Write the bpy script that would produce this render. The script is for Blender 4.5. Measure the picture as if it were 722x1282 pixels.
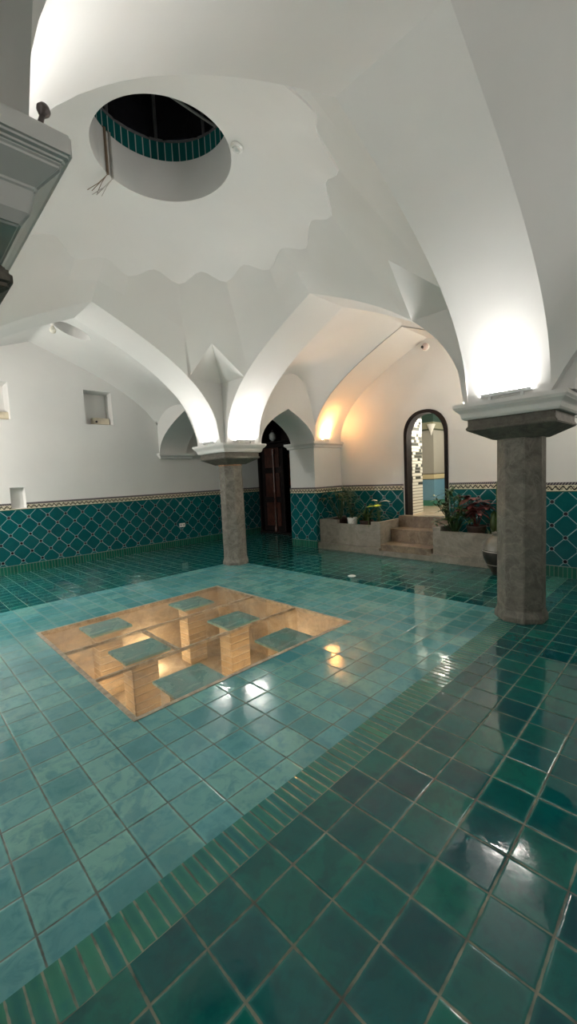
import bpy, bmesh, math, random
from mathutils import Vector, Matrix
random.seed(7)
for o in list(bpy.data.objects): bpy.data.objects.remove(o)
S = bpy.context.scene
COL = S.collection
PI = math.pi

# ------------------------------------------------------------------ camera, world, exposure
CAM_H = 1.5277
cam_d = bpy.data.cameras.new('camera'); cam = bpy.data.objects.new('camera', cam_d); COL.objects.link(cam)
yaw, pitch, roll = math.radians(45.5586), math.radians(-4.8408), math.radians(-2.6990)
fw = Vector((math.cos(yaw)*math.cos(pitch), math.sin(yaw)*math.cos(pitch), math.sin(pitch)))
rt = Vector((math.sin(yaw), -math.cos(yaw), 0)); up = rt.cross(fw)
R_ = rt*math.cos(roll)+up*math.sin(roll); U_ = -rt*math.sin(roll)+up*math.cos(roll)
M = Matrix((R_, U_, -fw)).transposed().to_4x4(); M.translation = (0, 0, CAM_H)
cam.matrix_world = M
cam_d.sensor_fit = 'VERTICAL'; cam_d.sensor_height = 36; cam_d.lens = 512.95/1282*36
cam_d.clip_start = 0.02; cam_d.clip_end = 100
S.camera = cam

W = bpy.data.worlds.new('night'); S.world = W; W.use_nodes = True
W.node_tree.nodes['Background'].inputs[0].default_value = (0.5, 0.6, 0.8, 1)
W.node_tree.nodes['Background'].inputs[1].default_value = 0.004
S.view_settings.view_transform = 'Standard'; S.view_settings.look = 'None'
S.view_settings.gamma = 1; S.view_settings.use_curve_mapping = False
S.view_settings.exposure = 1.27
UP_W = 9.5        # watts of each white wall washer
WARM_W = 14.0
FILL_W = 1.0       # scale of the added aisle fill lights

# ------------------------------------------------------------------ layout numbers (metres)
CX, CY = 2.16, 3.65
XN, XF, YR, YL = -0.18, 4.50, 1.28, 6.03
AW = 0.35                   # half width of an arch
ZP = 2.15                   # top of the plaster plates
HX, HY = 1.905, 1.965         # half spans of the arches
YLW, XBW, YRW, XNW = 8.85, 7.35, -1.33, -2.8
XCW = 7.60                  # back wall of the corner bay
DADO = 1.29

# ------------------------------------------------------------------ helpers
class MB:
    def __init__(s): s.v = []; s.f = []; s.mi = []
    def vert(s, p): s.v.append(tuple(p)); return len(s.v)-1
    def face(s, pts, mi=0):
        s.f.append([s.vert(p) for p in pts]); s.mi.append(mi)
    def grid(s, rows, mi=0, close=False):
        ids = [[s.vert(p) for p in r] for r in rows]
        for i in range(len(ids)-1):
            n = len(ids[i])
            for j in range(n if close else n-1):
                k = (j+1) % n
                s.f.append([ids[i][j], ids[i][k], ids[i+1][k], ids[i+1][j]]); s.mi.append(mi)
        return ids
    def box(s, a, b, mi=0):
        x0, y0, z0 = a; x1, y1, z1 = b
        P = [s.vert(p) for p in ((x0,y0,z0),(x1,y0,z0),(x1,y1,z0),(x0,y1,z0),(x0,y0,z1),(x1,y0,z1),(x1,y1,z1),(x0,y1,z1))]
        for q in ((0,3,2,1),(4,5,6,7),(0,1,5,4),(1,2,6,5),(2,3,7,6),(3,0,4,7)):
            s.f.append([P[i] for i in q]); s.mi.append(mi)
    def rings(s, rings, cap=True, mi=0):
        ids = s.grid(rings, mi, True)
        if cap:
            s.f.append(ids[0][::-1]); s.mi.append(mi); s.f.append(ids[-1]); s.mi.append(mi)
    def lathe(s, c, prof, n=24, cap=True, mi=0, rot=0.0):
        s.rings([[(c[0]+r*math.cos(2*PI*i/n+rot), c[1]+r*math.sin(2*PI*i/n+rot), c[2]+z) for i in range(n)] for r, z in prof], cap, mi)
    def sq(s, c, prof, mi=0):
        s.rings([[(c[0]+a*r, c[1]+b*r, c[2]+z) for a, b in ((-1,-1),(1,-1),(1,1),(-1,1))] for r, z in prof], True, mi)
    def tube(s, pts, r, n=8, mi=0, r1=None):
        pts = [Vector(p) for p in pts]; rows = []
        for i, p in enumerate(pts):
            t = (pts[min(i+1, len(pts)-1)]-pts[max(i-1, 0)]).normalized()
            a = t.orthogonal().normalized() if i == 0 else (a_-t*a_.dot(t)).normalized()
            a_ = a; b = t.cross(a)
            rr = r if r1 is None else r+(r1-r)*i/(len(pts)-1)
            rows.append([p+(a*math.cos(2*PI*k/n)+b*math.sin(2*PI*k/n))*rr for k in range(n)])
        s.rings(rows, True, mi)
    def build(s, name, mats, parent=None, smooth=False, bevel=0.0, weld=True, loc=None, angle=35):
        me = bpy.data.meshes.new(name); me.from_pydata(s.v, [], s.f)
        if not isinstance(mats, (list, tuple)): mats = [mats]
        for m in mats: me.materials.append(m)
        for p, i in zip(me.polygons, s.mi): p.material_index = i
        bm = bmesh.new(); bm.from_mesh(me)
        if weld: bmesh.ops.remove_doubles(bm, verts=bm.verts, dist=1e-5)
        if bevel:
            es = [e for e in bm.edges if len(e.link_faces) == 2 and e.calc_face_angle(0) > 0.5]
            bmesh.ops.bevel(bm, geom=es, offset=bevel, segments=2, affect='EDGES', clamp_overlap=True)
        bmesh.ops.recalc_face_normals(bm, faces=bm.faces)
        if smooth:
            for f in bm.faces: f.smooth = True
            for e in bm.edges:
                if len(e.link_faces) == 2 and e.calc_face_angle(0) > math.radians(angle): e.smooth = False
        bm.to_mesh(me); bm.free()
        o = bpy.data.objects.new(name, me); COL.objects.link(o)
        if parent is not None: o.parent = parent
        if loc is not None: o.location = loc
        return o

def struct(o): o['kind'] = 'structure'; return o
def tag(o, label, cat, group=None):
    o['label'] = label; o['category'] = cat; o['kind'] = 'thing'
    if group: o['group'] = group
    return o
def thing(name, label, cat, loc=(0, 0, 0), rz=0.0, group=None):
    o = bpy.data.objects.new(name, None); COL.objects.link(o)
    o.location = loc; o.rotation_euler = (0, 0, rz); o.empty_display_size = 0.1
    return tag(o, label, cat, group)
def dup(root, loc, rz, label, group=None):
    r = root.copy(); COL.objects.link(r); r.location = loc; r.rotation_euler = (0, 0, rz); r['label'] = label
    if group: r['group'] = group
    for ch in list(root.children):
        c = ch.copy(); COL.objects.link(c); c.parent = r
        for g in list(ch.children):
            d = g.copy(); COL.objects.link(d); d.parent = c
    return r

# ------------------------------------------------------------------ materials
class NT:
    def __init__(s, name):
        s.mat = bpy.data.materials.new(name); s.mat.use_nodes = True; s.nt = s.mat.node_tree
        s.b = s.nt.nodes['Principled BSDF']
    def n(s, t, **k):
        x = s.nt.nodes.new(t)
        for a, v in k.items(): setattr(x, a, v)
        return x
    def l(s, a, b): s.nt.links.new(a, b)
    def put(s, sock, v):
        if isinstance(v, bpy.types.NodeSocket): s.l(v, sock)
        elif isinstance(v, (tuple, list)): sock.default_value = tuple(v) if len(v) == len(sock.default_value) else (*v, 1)
        else: sock.default_value = v
    def m(s, op, a, b=0.0, c=0.0):
        x = s.n('ShaderNodeMath', operation=op)
        s.put(x.inputs[0], a); s.put(x.inputs[1], b); s.put(x.inputs[2], c); return x.outputs[0]
    def mix(s, f, a, b):
        x = s.n('ShaderNodeMix', data_type='RGBA'); s.put(x.inputs[0], f); s.put(x.inputs[6], a); s.put(x.inputs[7], b); return x.outputs[2]
    def xyz(s):
        t = s.n('ShaderNodeTexCoord'); q = s.n('ShaderNodeSeparateXYZ'); s.l(t.outputs['Object'], q.inputs[0])
        s.co = t.outputs['Object']; return q.outputs
    def comb(s, x, y=0.0, z=0.0):
        c = s.n('ShaderNodeCombineXYZ'); s.put(c.inputs[0], x); s.put(c.inputs[1], y); s.put(c.inputs[2], z); return c.outputs[0]
    def noise(s, scale, detail=3, vec=None, rough=0.55, dist=0.0):
        x = s.n('ShaderNodeTexNoise'); x.inputs['Scale'].default_value = scale; x.inputs['Detail'].default_value = detail
        x.inputs['Roughness'].default_value = rough; x.inputs['Distortion'].default_value = dist
        if vec is None:
            t = s.n('ShaderNodeTexCoord'); vec = t.outputs['Object']
        s.l(vec, x.inputs['Vector']); return x.outputs
    def white(s, vec):
        x = s.n('ShaderNodeTexWhiteNoise', noise_dimensions='3D'); s.l(vec, x.inputs['Vector']); return x.outputs
    def ramp(s, f, lo, hi):        # smooth 0..1 between lo and hi
        x = s.n('ShaderNodeMapRange', interpolation_type='SMOOTHSTEP'); s.put(x.inputs[0], f)
        s.put(x.inputs[1], lo); s.put(x.inputs[2], hi); return x.outputs[0]
    def bump(s, h, strength=0.3, dist=0.01, normal=None):
        x = s.n('ShaderNodeBump'); x.inputs['Strength'].default_value = strength; x.inputs['Distance'].default_value = dist
        s.l(h, x.inputs['Height'])
        if normal is not None: s.l(normal, x.inputs['Normal'])
        return x.outputs[0]
    def done(s, col=None, rough=None, normal=None, metal=None, spec=None):
        if col is not None: s.put(s.b.inputs['Base Color'], col)
        if rough is not None: s.put(s.b.inputs['Roughness'], rough)
        if normal is not None: s.l(normal, s.b.inputs['Normal'])
        if metal is not None: s.put(s.b.inputs['Metallic'], metal)
        if spec is not None: s.put(s.b.inputs['Specular IOR Level'], spec)
        return s.mat

def mat_plain(name, col, rough=0.5, metal=0.0, var=0.15, scale=8.0, bump=0.0, spec=0.5):
    t = NT(name); f = t.noise(scale, 4)[0]
    c = t.mix(t.ramp(f, 0.3, 0.7), [x*(1-var) for x in col], [min(1, x*(1+var)) for x in col])
    nrm = t.bump(t.noise(scale*6, 3)[0], bump, 0.004) if bump else None
    return t.done(c, rough, nrm, metal, spec)
def mat_emit(name, col, strength):
    t = NT(name); t.put(t.b.inputs['Base Color'], (0.8, 0.8, 0.8)); t.put(t.b.inputs['Emission Color'], col)
    t.b.inputs['Emission Strength'].default_value = strength; return t.mat
def mat_plaster(name, col=(0.725, 0.715, 0.69)):
    t = NT(name); f = t.noise(0.9, 5)[0]
    c = t.mix(t.ramp(f, 0.3, 0.75), [x*0.94 for x in col], col)
    g = t.noise(26, 3)[0]
    h = t.m('ADD', t.m('MULTIPLY', t.noise(2.2, 3)[0], 1.0), t.m('MULTIPLY', g, 0.06))
    return t.done(c, 0.75, t.bump(h, 0.25, 0.02), spec=0.25)
def mat_stone(name, c0, c1, c2, scale=7.0, rough=0.6, vein=0.5):
    t = NT(name); co = t.n('ShaderNodeTexCoord').outputs['Object']
    a = t.noise(scale, 8, co, 0.7, 0.6)[0]; b = t.noise(scale*0.35, 4, co, 0.6, 1.2)[0]; fine = t.noise(scale*9, 4, co, 0.7)[0]
    c = t.mix(t.ramp(a, 0.3, 0.68), c0, c1)
    v = t.m('ABSOLUTE', t.m('SUBTRACT', b, 0.5))
    c = t.mix(t.m('MULTIPLY', t.m('SUBTRACT', 1.0, t.ramp(v, 0.0, 0.035)), vein), c, c2)
    c = t.mix(t.m('MULTIPLY', t.ramp(fine, 0.55, 0.75), 0.45), c, c2)
    return t.done(c, rough, t.bump(t.m('ADD', a, t.m('MULTIPLY', fine, 0.5)), 0.45, 0.012))

def mat_tiles(name, x0, px, y0, py, cA, cB, cDark, grout, gw, rlo, rhi, tilt, blotch, wav=0.35):
    t = NT(name); x, y, z = t.xyz(); co = t.co
    nz = t.noise(9, 3, co)[0]; nz2 = t.noise(2.2, 5, co, 0.6, 0.5)[0]; nz3 = t.noise(14, 5, co, 0.65, 0.8)[0]
    wob = t.m('MULTIPLY', t.m('SUBTRACT', t.noise(22, 2, co)[0], 0.5), gw*1.3)
    fx = t.m('DIVIDE', t.m('SUBTRACT', x, x0), px); fy = t.m('DIVIDE', t.m('SUBTRACT', y, y0), py)
    ix = t.m('FLOOR', fx); iy = t.m('FLOOR', fy)
    ex = t.m('MULTIPLY', t.m('SUBTRACT', 0.5, t.m('ABSOLUTE', t.m('SUBTRACT', t.m('FRACT', fx), 0.5))), px)
    ey = t.m('MULTIPLY', t.m('SUBTRACT', 0.5, t.m('ABSOLUTE', t.m('SUBTRACT', t.m('FRACT', fy), 0.5))), py)
    e = t.m('ADD', t.m('MINIMUM', ex, ey), wob)
    gm = t.m('SUBTRACT', 1.0, t.ramp(e, gw*0.45, gw*1.1))
    wn = t.white(t.comb(ix, iy, 3.0)); wn2 = t.white(t.comb(ix, iy, 11.0))
    c = t.mix(wn[0], cA, cB)
    c = t.mix(t.m('MULTIPLY', t.m('POWER', wn2[0], 3.0), 0.7), c, cDark)
    c = t.mix(t.m('MULTIPLY', t.ramp(nz3, 0.42, 0.72), blotch), c, cDark)
    c = t.mix(t.m('MULTIPLY', t.ramp(nz2, 0.52, 0.56), blotch*0.8), c, cDark)
    edge = t.m('MULTIPLY', t.m('SUBTRACT', 1.0, t.ramp(e, gw, gw*5)), 0.22)
    c = t.mix(edge, c, [min(1, v*1.5+0.02) for v in cA])
    gc = t.mix(t.ramp(nz, 0.4, 0.65), grout, [g*0.3 for g in grout])
    c = t.mix(t.m('MULTIPLY', gm, 0.9), c, gc)
    wet = t.ramp(t.noise(3.3, 6, co, 0.65, 0.9)[0], 0.47, 0.53)
    r = t.m('ADD', rlo, t.m('MULTIPLY', t.m('ADD', t.m('MULTIPLY', wet, 0.7), t.m('MULTIPLY', nz3, 0.3)), rhi-rlo))
    r = t.m('ADD', r, t.m('MULTIPLY', gm, 0.35))
    # every tile lies at its own slight tilt
    g = t.n('ShaderNodeNewGeometry').outputs['Normal']
    vm = t.n('ShaderNodeVectorMath', operation='MULTIPLY_ADD')
    t.l(wn[1], vm.inputs[0]); vm.inputs[1].default_value = (tilt, tilt, 0); vm.inputs[2].default_value = (-tilt/2, -tilt/2, 0)
    ad = t.n('ShaderNodeVectorMath', operation='ADD'); t.l(g, ad.inputs[0]); t.l(vm.outputs[0], ad.inputs[1])
    nm = t.n('ShaderNodeVectorMath', operation='NORMALIZE'); t.l(ad.outputs[0], nm.inputs[0])
    h = t.m('ADD', t.m('MULTIPLY', t.ramp(e, 0.0, gw*2.2), 0.35), t.m('MULTIPLY', t.noise(7, 2, co, 0.5)[0], wav))
    h = t.m('ADD', h, t.m('MULTIPLY', t.noise(38, 2, co)[0], 0.03))
    return t.done(c, r, t.bump(h, 0.5, 0.008, nm.outputs[0]))

def mat_dado(name):
    t = NT(name); x, y, z = t.xyz(); co = t.co
    u = t.m('ADD', x, y)
    pu, pz = 0.315, 0.323
    U = t.m('DIVIDE', t.m('SUBTRACT', u, 1.571+8.83), pu); Z = t.m('DIVIDE', t.m('SUBTRACT', z, 1.028), pz)
    a = t.m('ADD', U, Z); b = t.m('SUBTRACT', U, Z)
    ra = t.m('SUBTRACT', a, t.m('ROUND', a)); rb = t.m('SUBTRACT', b, t.m('ROUND', b))
    la = t.m('ABSOLUTE', ra); lb = t.m('ABSOLUTE', rb)
    line = t.m('MULTIPLY', t.m('MINIMUM', la, lb), 0.226)
    wn = t.white(t.comb(t.m('FLOOR', a), t.m('FLOOR', b), 1.0))
    nz = t.noise(6, 4, co)[0]
    tile = t.mix(wn[0], (0.003, 0.072, 0.082), (0.003, 0.088, 0.092))
    tile = t.mix(t.m('MULTIPLY', t.ramp(nz, 0.4, 0.7), 0.4), tile, (0.004, 0.11, 0.108))
    lm = t.m('SUBTRACT', 1.0, t.ramp(line, 0.002, 0.006))
    c = t.mix(t.m('MULTIPLY', lm, 0.85), tile, (0.27, 0.40, 0.41))
    du = t.m('MULTIPLY', t.m('ABSOLUTE', t.m('ADD', ra, rb)), pu/2); dz = t.m('MULTIPLY', t.m('ABSOLUTE', t.m('SUBTRACT', ra, rb)), pz/2)
    dd = t.m('ADD', t.m('MAXIMUM', du, dz), t.m('MULTIPLY', t.m('MINIMUM', du, dz), 0.4))
    c = t.mix(t.m('SUBTRACT', 1.0, t.ramp(dd, 0.030, 0.034)), c, (0.26, 0.33, 0.33))
    c = t.mix(t.m('SUBTRACT', 1.0, t.ramp(dd, 0.023, 0.028)), c, (0.006, 0.004, 0.012))
    # border: cream band with a running dark scroll, then a fine dark dentil line on top
    s1 = t.m('MULTIPLY', t.m('SINE', t.m('MULTIPLY', u, 2*PI/0.085)), 0.022)
    v = t.m('SUBTRACT', z, 1.214)
    sc = t.m('ABSOLUTE', t.m('SUBTRACT', v, s1))
    sc2 = t.m('ABSOLUTE', t.m('ADD', v, t.m('MULTIPLY', t.m('COSINE', t.m('MULTIPLY', u, 2*PI/0.0525)), 0.016)))
    scroll = t.m('MAXIMUM', t.m('SUBTRACT', 1.0, t.ramp(sc, 0.009, 0.014)), t.m('SUBTRACT', 1.0, t.ramp(sc2, 0.003, 0.008)))
    inb = t.m('MULTIPLY', t.m('GREATER_THAN', v, -0.030), t.m('LESS_THAN', v, 0.030))
    border = t.mix(t.m('MULTIPLY', scroll, inb), (0.60, 0.55, 0.40), (0.02, 0.018, 0.018))
    dent = t.m('GREATER_THAN', t.m('FRACT', t.m('ADD', t.m('DIVIDE', u, 0.035), t.m('MULTIPLY', z, 18))), 0.5)
    top = t.mix(dent, (0.035, 0.03, 0.045), (0.24, 0.22, 0.21))
    c = t.mix(t.m('GREATER_THAN', z, 1.158), c, (0.01, 0.07, 0.05))
    c = t.mix(t.m('GREATER_THAN', z, 1.172), c, border)
    c = t.mix(t.m('GREATER_THAN', z, 1.253), c, top)
    # skirting: narrow upright green tiles
    fs = t.m('DIVIDE', u, 0.052); es = t.m('SUBTRACT', 0.5, t.m('ABSOLUTE', t.m('SUBTRACT', t.m('FRACT', fs), 0.5)))
    w2 = t.white(t.comb(t.m('FLOOR', fs), 5.0, 2.0))
    sk = t.mix(w2[0], (0.004, 0.075, 0.05), (0.008, 0.115, 0.075))
    sk = t.mix(t.m('SUBTRACT', 1.0, t.ramp(es, 0.05, 0.12)), sk, (0.09, 0.16, 0.12))
    c = t.mix(t.m('LESS_THAN', z, 0.150), c, sk)
    c = t.mix(t.m('MULTIPLY', t.m('LESS_THAN', z, 0.157), t.m('GREATER_THAN', z, 0.147)), c, (0.16, 0.22, 0.19))
    h = t.m('ADD', t.ramp(line, 0.0, 0.012), t.m('MULTIPLY', nz, 0.4))
    return t.done(c, 0.13, t.bump(h, 0.35, 0.006))

PLASTER = mat_plaster('white_plaster')
DADO_M = mat_dado('teal_dado_tiles')
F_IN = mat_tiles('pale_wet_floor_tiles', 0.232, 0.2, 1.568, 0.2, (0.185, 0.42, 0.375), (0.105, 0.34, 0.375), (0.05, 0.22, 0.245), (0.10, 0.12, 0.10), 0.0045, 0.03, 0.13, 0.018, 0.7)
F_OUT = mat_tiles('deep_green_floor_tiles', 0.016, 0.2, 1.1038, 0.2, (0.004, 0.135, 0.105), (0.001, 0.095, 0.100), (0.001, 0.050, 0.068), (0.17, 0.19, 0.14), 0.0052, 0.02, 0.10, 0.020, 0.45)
F_BAND = mat_tiles('green_band_tiles', 0.016, 0.05, 1.251, 0.4, (0.030, 0.20, 0.13), (0.012, 0.15, 0.12), (0.004, 0.12, 0.15), (0.22, 0.25, 0.18), 0.0045, 0.06, 0.2, 0.03, 0.3)
STONE = mat_stone('grey_column_stone', (0.105, 0.095, 0.078), (0.20, 0.182, 0.152), (0.33, 0.305, 0.26), 9.0, 0.62, 0.3)
STONE_D = mat_stone('dark_capital_stone', (0.075, 0.068, 0.055), (0.14, 0.125, 0.10), (0.23, 0.21, 0.17), 11.0, 0.65, 0.25)
STONE_P = mat_stone('planter_slab_stone', (0.17, 0.148, 0.118), (0.27, 0.24, 0.195), (0.37, 0.34, 0.29), 6.0, 0.45, 0.3)
STONE_S = mat_stone('brown_step_marble', (0.115, 0.072, 0.042), (0.25, 0.18, 0.115), (0.34, 0.27, 0.19), 4.5, 0.28, 0.4)
SAND = mat_stone('sandy_masonry', (0.36, 0.27, 0.17), (0.60, 0.48, 0.33), (0.72, 0.62, 0.47), 4.0, 0.8, 0.2)
WHITE_METAL = mat_plain('white_lamp_metal', (0.86, 0.86, 0.86), 0.4, 0.0, 0.05)
STEEL = mat_plain('tarnished_steel', (0.42, 0.36, 0.27), 0.45, 0.4, 0.3, 14)
DARKM = mat_plain('dark_iron', (0.06, 0.05, 0.05), 0.45, 0.5, 0.3, 20)
PEGM = mat_plain('brown_grey_metal', (0.14, 0.115, 0.11), 0.42, 0.35, 0.3, 40)
WOOD_D = mat_plain('black_brown_wood', (0.008, 0.005, 0.005), 0.7, 0, 0.4, 12, 0, 0.2)
WOOD_R = mat_plain('red_brown_wood', (0.05, 0.015, 0.009), 0.35, 0, 0.4, 10)
WHITE_P = mat_plain('white_plastic', (0.78, 0.77, 0.73), 0.35, 0, 0.04)
BLACK = mat_plain('black', (0.006, 0.006, 0.007), 0.3, 0, 0.1)
SOIL = mat_plain('dark_soil', (0.020, 0.012, 0.008), 0.9, 0, 0.5, 30, 0.6)
LED = mat_emit('white_led', (1.0, 0.97, 0.93), 60.0)
LED_W = mat_emit('warm_led', (1.0, 0.62, 0.25), 60.0)

def mat_glass(name, tint=(0.97, 0.98, 0.96)):
    t = NT(name); nt = t.nt; out = nt.nodes['Material Output']
    tr = t.n('ShaderNodeBsdfTransparent'); tr.inputs[0].default_value = (*tint, 1)
    gl = t.n('ShaderNodeBsdfGlossy'); gl.inputs['Roughness'].default_value = 0.03
    lw = t.n('ShaderNodeLayerWeight'); lw.inputs[0].default_value = 0.5
    fr_ = t.m('ADD', 0.045, t.m('MULTIPLY', t.m('POWER', lw.outputs['Facing'], 5.0), 0.9))
    df = t.n('ShaderNodeBsdfDiffuse'); df.inputs[0].default_value = (0.45, 0.40, 0.32, 1)
    dust_haze = t.m('MULTIPLY', t.ramp(t.noise(4, 6, None, 0.65, 0.8)[0], 0.36, 0.72), 0.34)  # dusty film, strengthened to put haze over the pit
    ms = t.n('ShaderNodeMixShader'); t.l(dust_haze, ms.inputs[0]); t.l(tr.outputs[0], ms.inputs[1]); t.l(df.outputs[0], ms.inputs[2])
    m2 = t.n('ShaderNodeMixShader'); t.l(fr_, m2.inputs[0]); t.l(ms.outputs[0], m2.inputs[1]); t.l(gl.outputs[0], m2.inputs[2])
    nt.links.new(m2.outputs[0], out.inputs[0]); return t.mat
GLASS = mat_glass('floor_glass')

# ------------------------------------------------------------------ pointed arch profile
_tab = []
for i in range(401):
    q = i/400
    _tab.append((3*(1-q)**2*q*0.45+3*(1-q)*q*q*1.0+q**3, 3*(1-q)**2*q*0.22+3*(1-q)*q*q*0.5+q**3))
def drop(u):
    u = min(1.0, abs(u))
    for i in range(400):
        if _tab[i+1][0] >= u:
            a, b = _tab[i], _tab[i+1]
            k = 0 if b[0] == a[0] else (u-a[0])/(b[0]-a[0])
            return a[1]+(b[1]-a[1])*k
    return 1.0
def arch_samples(n=22):     # u values, denser near the springing
    h = [math.sin(i/n*PI/2) for i in range(n+1)]
    return [-v for v in h[::-1]]+h[1:]
US = arch_samples()
def arch_z(d, hs, za, zs): return za-(za-zs)*drop(d/hs)

# ------------------------------------------------------------------ floor
PIT = (1.03, 2.565, 3.32, 4.94)
IN = (0.0, 1.437, 4.62, 6.16)      # pale field between the columns
BAND0 = 1.251
fl = MB()
def rect(mb, x0, y0, x1, y1, z=0.0, mi=0):
    if x1 > x0 and y1 > y0: mb.face([(x0,y0,z),(x1,y0,z),(x1,y1,z),(x0,y1,z)], mi)
X0, Y0, X1, Y1 = XNW, YRW, XCW, YLW
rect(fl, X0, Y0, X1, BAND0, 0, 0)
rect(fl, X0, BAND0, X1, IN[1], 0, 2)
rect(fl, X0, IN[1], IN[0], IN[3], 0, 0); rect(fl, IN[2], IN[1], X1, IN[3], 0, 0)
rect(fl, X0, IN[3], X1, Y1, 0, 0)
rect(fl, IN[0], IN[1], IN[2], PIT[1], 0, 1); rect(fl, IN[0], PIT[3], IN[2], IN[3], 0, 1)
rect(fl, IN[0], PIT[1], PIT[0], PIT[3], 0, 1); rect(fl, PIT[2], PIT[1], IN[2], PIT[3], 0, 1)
struct(fl.build('floor', [F_OUT, F_IN, F_BAND]))
# the excavated pit under the glass
PD = -0.75
pw = MB()
for (ax, ay, bx, by) in ((PIT[0],PIT[1],PIT[2],PIT[1]), (PIT[2],PIT[1],PIT[2],PIT[3]), (PIT[2],PIT[3],PIT[0],PIT[3]), (PIT[0],PIT[3],PIT[0],PIT[1])):
    pw.face([(ax,ay,PD),(bx,by,PD),(bx,by,0),(ax,ay,0)])
struct(pw.build('wall_pit', SAND))
pf = MB(); rect(pf, PIT[0], PIT[1], PIT[2], PIT[3], PD); struct(pf.build('floor_pit', SAND))

# ------------------------------------------------------------------ outer walls
def wall_grid(name, axis, pos, us, zs, holes, thick_dir, depth, mat=PLASTER):
    """wall with rectangular recesses; holes = (u0,u1,z0,z1,depth or None for an opening)"""
    P = (lambda u, z, d=0: (u, pos+d*thick_dir, z)) if axis == 'x' else (lambda u, z, d=0: (pos+d*thick_dir, u, z))
    m = MB()
    us = sorted(set(us+[h[0] for h in holes]+[h[1] for h in holes])); zs = sorted(set(zs+[h[2] for h in holes]+[h[3] for h in holes]))
    for i in range(len(us)-1):
        for j in range(len(zs)-1):
            cu, cz = (us[i]+us[i+1])/2, (zs[j]+zs[j+1])/2
            if any(h[0] < cu < h[1] and h[2] < cz < h[3] for h in holes): continue
            m.face([P(us[i],zs[j]),P(us[i+1],zs[j]),P(us[i+1],zs[j+1]),P(us[i],zs[j+1])])
    for u0, u1, z0, z1, d in holes:
        if d is None: continue
        g = 0.02
        A = [(u0,z0),(u1,z0),(u1,z1),(u0,z1)]; B = [(u0+g,z0+g),(u1-g,z0+g),(u1-g,z1-g),(u0+g,z1-g)]
        for k in range(4):
            a, b = A[k], A[(k+1)%4]; c, e = B[(k+1)%4], B[k]
            m.face([P(*a),P(*b),P(c[0],c[1],d),P(e[0],e[1],d)])
        m.face([P(q[0],q[1],d) for q in B])
    return struct(m.build(name, mat))
wall_grid('wall_left', 'x', YLW, [XNW, XCW], [0, 4.45],
          [(3.05,3.60,2.80,3.48,0.32), (1.18,1.76,2.80,3.47,0.32), (1.63,1.87,1.185,1.575,0.10)], 1, 0.3)
wall_grid('wall_right', 'x', YRW, [XNW, XBW], [0, 4.45], [], -1, 0.3)
wall_grid('wall_near', 'y', XNW, [YRW, YLW], [0, 4.45], [], -1, 0.3)

# door opening in the back wall: polygon head
DY0, DY1, DZ0, DZS, DZA = 3.30, 4.15, 0.66, 2.22, 2.66
def door_head(y):                      # flattened four centred head
    k = (y-(DY0+DY1)/2)/((DY1-DY0)/2)
    return DZS+(DZA-DZS)*math.sqrt(max(0, 1-abs(k)**2.3))
ys_d = [DY0+(DY1-DY0)*(0.5-0.5*math.cos(PI*i/24)) for i in range(25)]
bw = MB()
def yz(x, y0, y1, z0, z1): bw.face([(x,y0,z0),(x,y1,z0),(x,y1,z1),(x,y0,z1)])
yz(XBW, YRW, DY0, 0, 4.45); yz(XBW, DY1, 6.4, 0, 4.45); yz(XBW, DY0, DY1, 0, DZ0)
for a, b in zip(ys_d, ys_d[1:]):
    bw.face([(XBW,a,door_head(a)),(XBW,b,door_head(b)),(XBW,b,4.45),(XBW,a,4.45)])
    bw.face([(XBW,a,door_head(a)),(XBW,b,door_head(b)),(XBW+.17,b,door_head(b)),(XBW+.17,a,door_head(a))])
for y in (DY0, DY1): bw.face([(XBW,y,DZ0),(XBW+.17,y,DZ0),(XBW+.17,y,DZS),(XBW,y,DZS)])
struct(bw.build('wall_back', PLASTER))
# corner bay back wall with the tall doorway
CD0, CD1, CDZ0, CDZ1 = 7.15, 8.78, 0.06, 2.50
wall_grid('wall_corner', 'y', XCW, [6.3, YLW], [0, 4.45], [(CD0, CD1, CDZ0, 3.35, None)], 1, 0.3)

# dado: tile panels just proud of the plaster
def dado(name, boxes, mat=DADO_M):
    m = MB()
    for a, b in boxes: m.box(a, b)
    return struct(m.build(name, mat))
TH = 0.018
dado('trim_1', [((XNW,YLW-TH,0),(1.63,YLW,DADO)), ((1.63,YLW-TH,0),(1.87,YLW,1.185)), ((1.87,YLW-TH,0),(XCW,YLW,DADO))])
dado('trim_2', [((XBW-TH,DY1+.05,0),(XBW,5.70,DADO)), ((XBW-TH,YRW,0),(XBW,DY0-.03,DADO))])
PX0, PY0, PY1 = 6.45, 5.74, 6.46        # the pier on the back wall
dado('trim_3', [((PX0-TH,PY0-TH,0),(PX0,PY1+TH,DADO)), ((PX0,PY0-TH,0),(XBW,PY0,DADO)), ((PX0,PY1,0),(XCW,PY1+TH,DADO))])
dado('trim_4', [((XCW-TH,PY1,0),(XCW,CD0-.06,DADO))])
dado('trim_5', [((XNW,YRW,0),(XBW,YRW+TH,DADO)), ((XNW,YRW,0),(XNW+TH,YLW,DADO))])
pr = MB(); pr.box((PX0,PY0,0),(XCW+.01,PY1,2.16)); struct(pr.build('wall_pier', PLASTER))
pr2 = MB(); pr2.box((PX0,YR-.36,0),(XBW+.01,YR+.30,2.16)); struct(pr2.build('wall_pier.001', PLASTER))
dado('trim_6', [((PX0-TH,YR-.36-TH,0),(PX0,YR+.30+TH,DADO)), ((PX0,YR+.30,0),(XBW,YR+.30+TH,DADO)), ((PX0,YR-.36-TH,0),(XBW,YR-.36,DADO))])
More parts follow.
